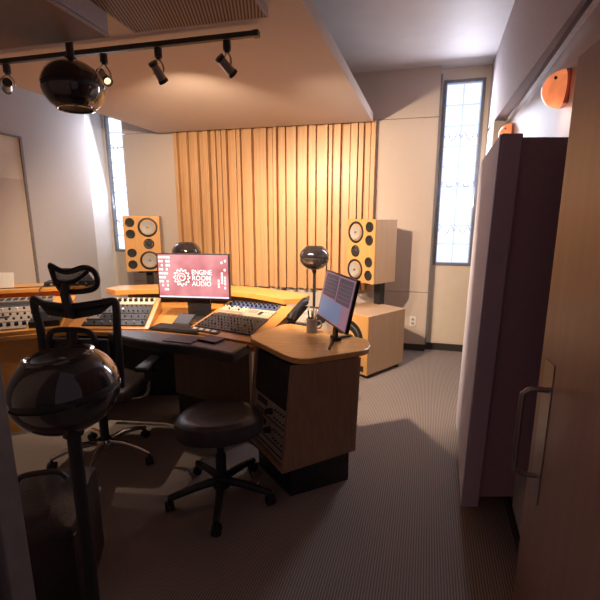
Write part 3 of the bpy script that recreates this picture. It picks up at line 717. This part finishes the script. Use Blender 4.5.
rack('tape_deck', 'silver rack recorder with dark display and big dial, lower of two', .17, .355, 0, 'silver', [(.55, .5, 2.6, 'black')]+grid(4, 2, .68, .92, .25, .7, .7), [(.12, .55, .42, .85, 'black', 'display'), (.1, .12, .42, .2, 'dark', 'button_row')])
rack('rack_blank', 'silver blank strip at the bottom of the side cabinet front', .06, .155, 0, 'silver', (), [(.0, .35, 1, .5, 'dark', 'groove')])

# second screen
def Mx(loc, rz): return Matrix.Translation(loc) @ Matrix.Rotation(rz, 4, 'Z')
mon2 = thing('computer_screen', 'tilted side screen with dark editing windows on the side cabinet', 'computer screen', (.202, 2.569, .822), -1.291)
w2, h2 = .52, .326; tl = -.216
def tb(c, d, name, m, par, y=0):
    # box in the tilted frame of the panel
    mm = Matrix.Translation((0, 0, .106)) @ Matrix.Rotation(tl, 4, 'X') @ Matrix.Translation((c[0], c[1], c[2])) @ Matrix.Diagonal((d[0], d[1], d[2], 1))
    b_ = MB(); bmesh.ops.create_cube(b_.b, size=1, matrix=mm); return b_.build(name, m, par)
M['d1'] = glow('dim dark window', (.04, .033, .05), 1.0); M['d2'] = glow('dim blue window', (.09, .14, .25), 1.0)
M['d3'] = glow('dim mauve window', (.20, .10, .14), 1.0); M['d4'] = glow('dim grey lines', (.12, .12, .17), 1.0)
tb((0, 0, h2/2), (w2, .022, h2), 'bezel', 'black', mon2)
s2 = tb((0, -.0115, h2/2), (w2-.02, .002, h2-.02), 'screen', 'd3', mon2)
tb((-.115, -.0130, h2*.72), (.225, .001, h2*.46), 'editing_window', 'd1', s2)
tb((.125, -.0130, h2*.70), (.215, .001, h2*.48), 'editing_window', 'd1', s2)
tb((-.055, -.0130, h2*.26), (.37, .001, h2*.38), 'blue_window', 'd2', s2)
for i in range(6): tb((-.03, -.0138, h2*(.12+.055*i)), (.26, .001, .003), 'text_line', 'd4', s2)
for i in range(5):
    tb((-.115, -.0138, h2*(.56+.075*i)), (.20, .001, .002), 'track_line', 'd4', s2); tb((.125, -.0138, h2*(.54+.075*i)), (.19, .001, .002), 'track_line', 'd4', s2)
MB().hexa([(-.02, .015, .012), (.03, .015, .012), (.03, .035, .012), (-.02, .035, .012)], [(-.02, .028, .17), (.03, .028, .17), (.03, .045, .17), (-.02, .045, .17)]).build('neck', 'black', mon2)
ft = MB()
for ex, ey in ((.19, -.08), (-.05, .17)):
    ft.hexa([(-.0, .03, 0), (.02, .0, 0), (ex+.012, ey, 0), (ex-.012, ey-.004, 0)], [(-.0, .03, .02), (.02, .0, .02), (ex+.012, ey, .007), (ex-.012, ey-.004, .007)])
ft.box((.005, .03, .012), (.07, .05, .022))
ft.build('foot', 'black', mon2)

# telephone
ph = thing('desk_telephone', 'black desk telephone with grey keypad behind the side cabinet', 'telephone', (-.05, 3.17, .762), math.radians(-28))
ph.location = (.035, 3.09, .790)
MB().hexa([(-.10, -.13, 0), (.12, -.13, 0), (.12, .13, 0), (-.10, .13, 0)], [(-.09, -.12, .035), (.11, -.12, .035), (.11, .12, .12), (-.09, .12, .12)]).build('body', 'black', ph, bevel=.006)
n3 = Vector((0, -.085, .24)).normalized()
def pf_(x0, x1, a0, a1, h, name, m):
    q = [Vector((x, -.12+.24*a, .035+.085*a)) for x, a in ((x0, a0), (x1, a0), (x1, a1), (x0, a1))]
    return MB().hexa([p+n3*0.0005 for p in q], [p+n3*h for p in q]).build(name, m, ph)
pf_(-.015, .10, .03, .97, .006, 'keypad_plate', 'silver')
kp = MB()
for i in range(5):
    for j in range(9):
        a = .08+.085*j; p = Vector((.0+.021*i, -.12+.24*a, .035+.085*a))+n3*.006
        if j != 5: kp.cyl(p, p+n3*.004, .006, n=8)
o = kp.build('keys', 'bone', ph)
pf_(.0, .09, .86, .95, .009, 'display', 'dark')
MB().tube([(-.055, -.13, .06), (-.055, -.12, .075), (-.055, -.05, .115), (-.055, .05, .15), (-.055, .11, .155), (-.055, .125, .14)], [.028, .034, .024, .024, .034, .028], 12).build('handset', 'black', ph, smooth=True)

# mug and pens
mg = thing('pen_mug', 'speckled stoneware mug full of pens beside the side screen', 'mug', (.082, 2.75, .822))
MB().lathe([(0, .006), (.033, .006), (.033, .1), (.038, .1), (.038, .0), (0, 0)], n=32).build('cup', 'mug', mg, smooth=True)
MB().tube([(.036, 0, .08), (.055, 0, .082), (.066, 0, .065), (.066, 0, .045), (.055, 0, .028), (.036, 0, .028)], .006, 10).build('handle', 'mug', mg, smooth=True)
for i, (dx, dy, m_, lab) in enumerate(((.022, .0, 'yellow', 'yellow pen standing in the speckled mug'), (-.02, .01, 'black', 'black pen leaning left in the speckled mug'), (.0, -.02, 'dark', 'dark grey pen upright in the speckled mug'), (.01, .022, 'silver', 'silver pen leaning back in the speckled mug'))):
    p = thing('pen', lab, 'pen', (.082, 2.75, .83), 0, 'pens in the mug')
    a = Vector((dx*.5, dy*.5, .002)); b = Vector((dx*1.3, dy*1.3, .145)); MB().cyl(a, b, .005, n=10).build('barrel', m_, p, smooth=True)
    MB().cyl(b, b+(b-a).normalized()*.012, .005, .002, n=10).build('cap', 'black' if m_ != 'black' else 'silver', p, smooth=True)

# ---------------------------------------------------------------- stool
st = thing('swivel_stool', 'low black swivel stool with a rounded leather seat', 'stool', (-.455, 2.13, 0), .15)
sx = MB()
prof = [(0, .525), (.08, .528), (.16, .535), (.205, .535), (.232, .515), (.24, .475), (.232, .445), (.20, .425), (.10, .415), (0, .415)]
sx.lathe(prof, n=56)
for v in sx.b.verts:
    a = math.atan2(v.co.y, v.co.x); k = 1+.05*math.cos(3*a+1.2); v.co.x *= k*1.02; v.co.y *= k*.98
    if v.co.z > .5: v.co.z -= .014*math.cos(a-1.5)*(v.co.xy.length/.2)**2
sx.build('seat', 'cushion', st, smooth=True)
MB().lathe([(0, .414), (.11, .414), (.11, .40), (.03, .385), (0, .385)], n=32).build('seat_plate', 'black', st, smooth=True)
MB().cyl((0, 0, .10), (0, 0, .27), .030).cyl((0, 0, .27), (0, 0, .39), .020).build('column', 'black', st, smooth=True)
MB().lathe([(0, .14), (.04, .14), (.05, .12), (.05, .075), (.035, .065), (0, .065)], n=32).build('hub', 'black', st, smooth=True)
def caster(par, x, y, rz, s_=1):
    c = MB()
    for o_ in (-.013, .013):
        c.cyl((x+math.cos(rz)*(o_-.009), y+math.sin(rz)*(o_-.009), .027), (x+math.cos(rz)*(o_+.009), y+math.sin(rz)*(o_+.009), .027), .027, n=18)
    c.cyl((x, y, .03), (x, y, .075), .008)
    return c.build('wheel', 'rubber', par, smooth=True)
for i in range(5):
    a = math.radians(-85+72*i)-.15; c_, s_ = math.cos(a), math.sin(a)
    leg = MB().tube([(c_*.03, s_*.03, .112), (c_*.12, s_*.12, .105), (c_*.22, s_*.22, .088), (c_*.30, s_*.30, .072)], [.024, .022, .02, .018], 10).build('leg', 'black', st, smooth=True)
    caster(leg, c_*.295, s_*.295, a+.8*i)

# ---------------------------------------------------------------- office chair
ch = thing('office_chair', 'black mesh office chair with headrest and chrome base at the desk', 'chair', (-1.31, 2.52, 0), math.radians(-4))
# local: faces +y (desk), back at -y
def fr_loop(pts, r, name, m, flat=1): return MB().tube(bezier3(pts+[pts[0]], 6)[:-1], r, 10, closed=True, flat=flat).build(name, m, ch, smooth=True)
yb = -.17
hr = fr_loop([(-.105, yb-.02, 1.335), (.0, yb-.045, 1.30), (.10, yb-.03, 1.325), (.148, yb-.015, 1.30), (.160, yb-.01, 1.245), (.135, yb-.015, 1.20), (.05, yb-.03, 1.185), (-.045, yb-.02, 1.19), (-.085, yb-.015, 1.235), (-.10, yb-.015, 1.29)], .016, 'headrest_frame', 'black')
MB().tube(bezier3([(-.09, yb-.02, 1.25), (-.02, yb-.035, 1.235), (.06, yb-.035, 1.26), (.12, yb-.025, 1.305)]), .011, 8).build('headrest_brace', 'black', ch, smooth=True)
MB().hexa([(-.095, yb-.02, 1.32), (.10, yb-.03, 1.32), (.15, yb-.015, 1.24), (.12, yb-.018, 1.195), (-.07, yb-.02, 1.20)], [(-.095, yb-.017, 1.32), (.10, yb-.027, 1.32), (.15, yb-.012, 1.24), (.12, yb-.015, 1.195), (-.07, yb-.017, 1.20)]).build('headrest_mesh', 'meshcloth', ch)
MB().tube([(-.02, yb-.03, 1.23), (-.02, yb-.045, 1.17), (-.01, yb-.04, 1.10), (0, yb-.04, 1.04)], [.022, .026, .03, .034], 12).build('headrest_post', 'black', ch, smooth=True)
top_ = [(-.245, yb-.0, 1.125), (-.16, yb-.02, 1.105), (0, yb-.035, 1.095), (.16, yb-.02, 1.115), (.235, yb, 1.125)]
MB().tube(bezier3([(-.17, yb-.0, .58), (-.20, yb-.03, .75), (-.205, yb-.03, .95)]+top_+[(.252, yb, 1.09), (.262, yb-.03, .95), (.262, yb-.035, .78), (.235, yb, .60)], 6), .024, 12, flat=.9).build('back_frame', 'black', ch, smooth=True)
MB().hexa([(-.22, yb-.01, 1.11), (0, yb-.03, 1.10), (.235, yb-.01, 1.11), (.16, yb-.02, 1.05), (0, yb-.03, 1.02), (-.16, yb-.02, 1.04)], [(-.22, yb+.01, 1.11), (0, yb-.0, 1.10), (.235, yb+.01, 1.11), (.16, yb+.0, 1.05), (0, yb-.01, 1.02), (-.16, yb, 1.04)]).build('top_rail', 'black', ch, bevel=.006)
bm_ = MB(); 
for i in range(8):
    za, zb = .60+.06*i, .60+.06*(i+1)
    if zb > 1.06: zb = 1.06
    def wv(z): return .19+.055*min(1, (z-.58)/.3)
    def yv(z): return yb-.01+.03*math.cos((z-.6)*4)
    bm_.quad([(-wv(za)+.015, yv(za), za), (wv(za)+.01, yv(za), za), (wv(zb)+.01, yv(zb), zb), (-wv(zb)+.015, yv(zb), zb)])
bm_.build('back_mesh', 'meshcloth', ch, smooth=True)
MB().tube(bezier3([(-.13, yb-.05, .78), (-.14, yb-.06, .88), (-.11, yb-.065, .955), (0, yb-.07, .97), (.11, yb-.065, .955), (.145, yb-.06, .88), (.14, yb-.05, .78)], 6), .017, 10).build('lumbar_bow', 'black', ch, smooth=True)
MB().box((0, yb-.03, .83), (.40, .035, .15), bev=.012).build('lumbar_pad', 'black', ch)
MB().tube([(0, yb-.05, .95), (0, yb-.075, .80), (0, yb-.06, .62), (0, yb+.03, .50), (0, .0, .46)], [.03, .035, .035, .035, .03], 10).build('back_spine', 'black', ch, smooth=True)
seatm = MB().box((0, .10, .50), (.50, .48, .085), bev=.035).build('seat', 'leather', ch, smooth=True)
MB().box((0, .04, .44), (.26, .24, .05), bev=.01).build('seat_mechanism', 'black', ch)
for sg in (-1, 1):
    arm = MB().tube(bezier3([(sg*.10, .02, .445), (sg*.26, .02, .445), (sg*.315, .02, .50), (sg*.325, .02, .64)], 6), .013, 10).build('armrest', 'chrome', ch, smooth=True)
    MB().box((sg*.325, .04, .672), (.085, .26, .035), bev=.014).build('armrest_pad', 'black', arm, smooth=True)
    MB().box((sg*.325, .02, .61), (.03, .06, .09), bev=.006).build('armrest_sleeve', 'black', arm)
MB().cyl((0, 0, .12), (0, 0, .30), .028).cyl((0, 0, .30), (0, 0, .43), .018).build('column', 'black', ch, smooth=True)
MB().lathe([(0, .15), (.045, .15), (.055, .12), (.05, .08), (0, .08)], n=32).build('hub', 'chrome', ch, smooth=True)
for i in range(5):
    a = math.radians(-80+72*i); c_, s_ = math.cos(a), math.sin(a)
    leg = MB().tube([(c_*.04, s_*.04, .125), (c_*.14, s_*.14, .13), (c_*.25, s_*.25, .105), (c_*.325, s_*.325, .075)], [.024, .021, .018, .015], 10, flat=.6).build('leg', 'chrome', ch, smooth=True)
    caster(leg, c_*.32, s_*.32, a+.7*i)

# ---------------------------------------------------------------- padded black case
cs = thing('leather_case', 'black wrinkled leather case standing on the floor behind the speaker pole', 'case', (-1.10, 1.52, 0), math.radians(14))
cb = MB(); cb.box((0, 0, .24), (.38, .42, .48)); bmesh.ops.subdivide_edges(cb.b, edges=cb.b.edges[:], cuts=7, use_grid_fill=True)
for v in cb.b.verts:
    if v.co.z > .43: v.co.z += .012*math.sin(v.co.x*38+v.co.y*15)
    d_ = math.hypot(v.co.x/.19, v.co.y/.21)
    if v.co.z > .45 and d_ > .95: v.co.z -= .03
cb.build('body', 'leather', cs, smooth=True, sub=1)
MB().tube(bezier3([(-.10, .06, .49), (-.06, .06, .525), (.06, .06, .525), (.10, .06, .49)]), .012, 8).build('handle', 'leather', cs, smooth=True)
sm = MB()
for sy in (-.205, .205): sm.tube([(-.185, sy, .40), (.185, sy, .40)], .006, 6)
for sxx in (-.185, .185): sm.tube([(sxx, -.205, .40), (sxx, .205, .40)], .006, 6)
sm.build('piping', 'black', cs, smooth=True)

# ---------------------------------------------------------------- open door with pull handle
D0, D1 = Vector((.853, 1.38)), Vector((.66, .50)); dd = (D1-D0).normalized(); dn = Vector((-dd.y, dd.x))
if dn.x < 0: dn = -dn
def dp(a, off=0): p = D0+dd*a+dn*off; return (p.x, p.y)
door = struct(MB().prism([dp(0), dp(.90), dp(.90, .045), dp(0, .045)], .012, 2.084).build('door_1', 'doorwood', bevel=.002))
pl = MB().prism([dp(.045, -.003), dp(.125, -.003), dp(.125, -.0002), dp(.045, -.0002)], .62, 1.13).build('pull_plate', 'steel', door)
hb = []
def dq(a, off, z): x, y = dp(a, off); return (x, y, z)
hb = bezier3([dq(.085, 0, 1.03), dq(.085, -.045, 1.03), dq(.085, -.068, 1.015), dq(.085, -.075, .985), dq(.085, -.075, .755), dq(.085, -.068, .725), dq(.085, -.045, .71), dq(.085, 0, .71)], 6)
MB().tube(hb, .0095, 12).build('door_handle', 'steel', door, smooth=True)

# ---------------------------------------------------------------- wall sconces
for D, z, lab in ((2.22, 2.235, 'glowing orange half dome wall lamp near the open door'), (3.82, 2.325, 'glowing orange half dome wall lamp behind the grey acoustic panel')):
    wn = Vector((-1, .332, 0)).normalized()      # into the room
    o = Vector((XR(D, .599), D, z))
    t = thing('wall_sconce', lab, 'wall lamp', o, 0, 'orange wall lamps on the right wall')
    along = Vector((.332, 1, 0)).normalized()
    MB().box(o+wn*.011, (.022, .11, .16), rz=-math.atan(.332)).build('bracket', 'paneldark', t, world=True, bevel=.004)
    MB().lathe([(.090, .022), (.088, .035), (.080, .062), (.065, .085), (.043, .101), (.022, .110), (0, .112)], o, wn, 40).build('shade', 'sconce', t, world=True, smooth=True)
    sc_ = MB()
    for dz, da in ((.035, -.07), (.02, .07)):
        p = o+wn*.066+along*da*.9+Vector((0, 0, dz)); sc_.cyl(p, p+(wn*.3+along*(-1 if da < 0 else 1)*.9).normalized()*.018, .007, n=10)
    sc_.build('retaining_screw', 'black', t, world=True)
    ld = bpy.data.lights.new('sconce', 'POINT'); ld.energy = .7; ld.color = (1, .5, .28); ld.shadow_soft_size = .08
    lo = bpy.data.objects.new('sconce_lamp', ld); C.objects.link(lo); lo.location = o+wn*.06+Vector((0, 0, -.14))
t = tag(MB().tube(bezier3([(-.30, 2.30, .008), (-.33, 2.42, .006), (-.22, 2.50, .006), (-.30, 2.66, .006), (-.42, 2.78, .008)]), .005, 8).build('cable', 'rubber', smooth=True), 'black cable curling on the carpet beside the side cabinet plinth', 'cable')

# ---------------------------------------------------------------- light and camera
def area(name, loc, tgt, sx_, sy_, e, c):
    ld = bpy.data.lights.new(name, 'AREA'); ld.shape = 'RECTANGLE'; ld.size = sx_; ld.size_y = sy_; ld.energy = e; ld.color = c
    o = bpy.data.objects.new(name, ld); C.objects.link(o); o.location = loc
    o.rotation_euler = (Vector(tgt)-Vector(loc)).to_track_quat('-Z', 'Y').to_euler(); return o
mr = bw(-.2, -.03); ml = bw(-4.62, -.03)
area('daylight_right', (mr[0], mr[1], 2.06), (mr[0]-BN.x, mr[1]-BN.y, 1.85), .36, 1.9, 33, (.84, .86, 1))
area('daylight_left', (ml[0], ml[1], 2.06), (ml[0]-BN.x, ml[1]-BN.y, 1.85), .40, 1.8, 21, (.84, .86, 1))
W = bpy.data.worlds.new('world'); bpy.context.scene.world = W; W.use_nodes = True
W.node_tree.nodes['Background'].inputs[0].default_value = (1, .72, .82, 1); W.node_tree.nodes['Background'].inputs[1].default_value = .13
cam = bpy.data.cameras.new('cam'); co = bpy.data.objects.new('camera', cam); C.objects.link(co)
co.location = (0, 0, 1.6); co.rotation_euler = (PI/2-math.atan(82/410), 0, 0)
cam.sensor_width = 36; cam.lens = 36*410/600; cam.clip_start = .02
bpy.context.scene.camera = co
vs = bpy.context.scene.view_settings
vs.view_transform = 'Standard'; vs.look = 'None'; vs.exposure = 0.12
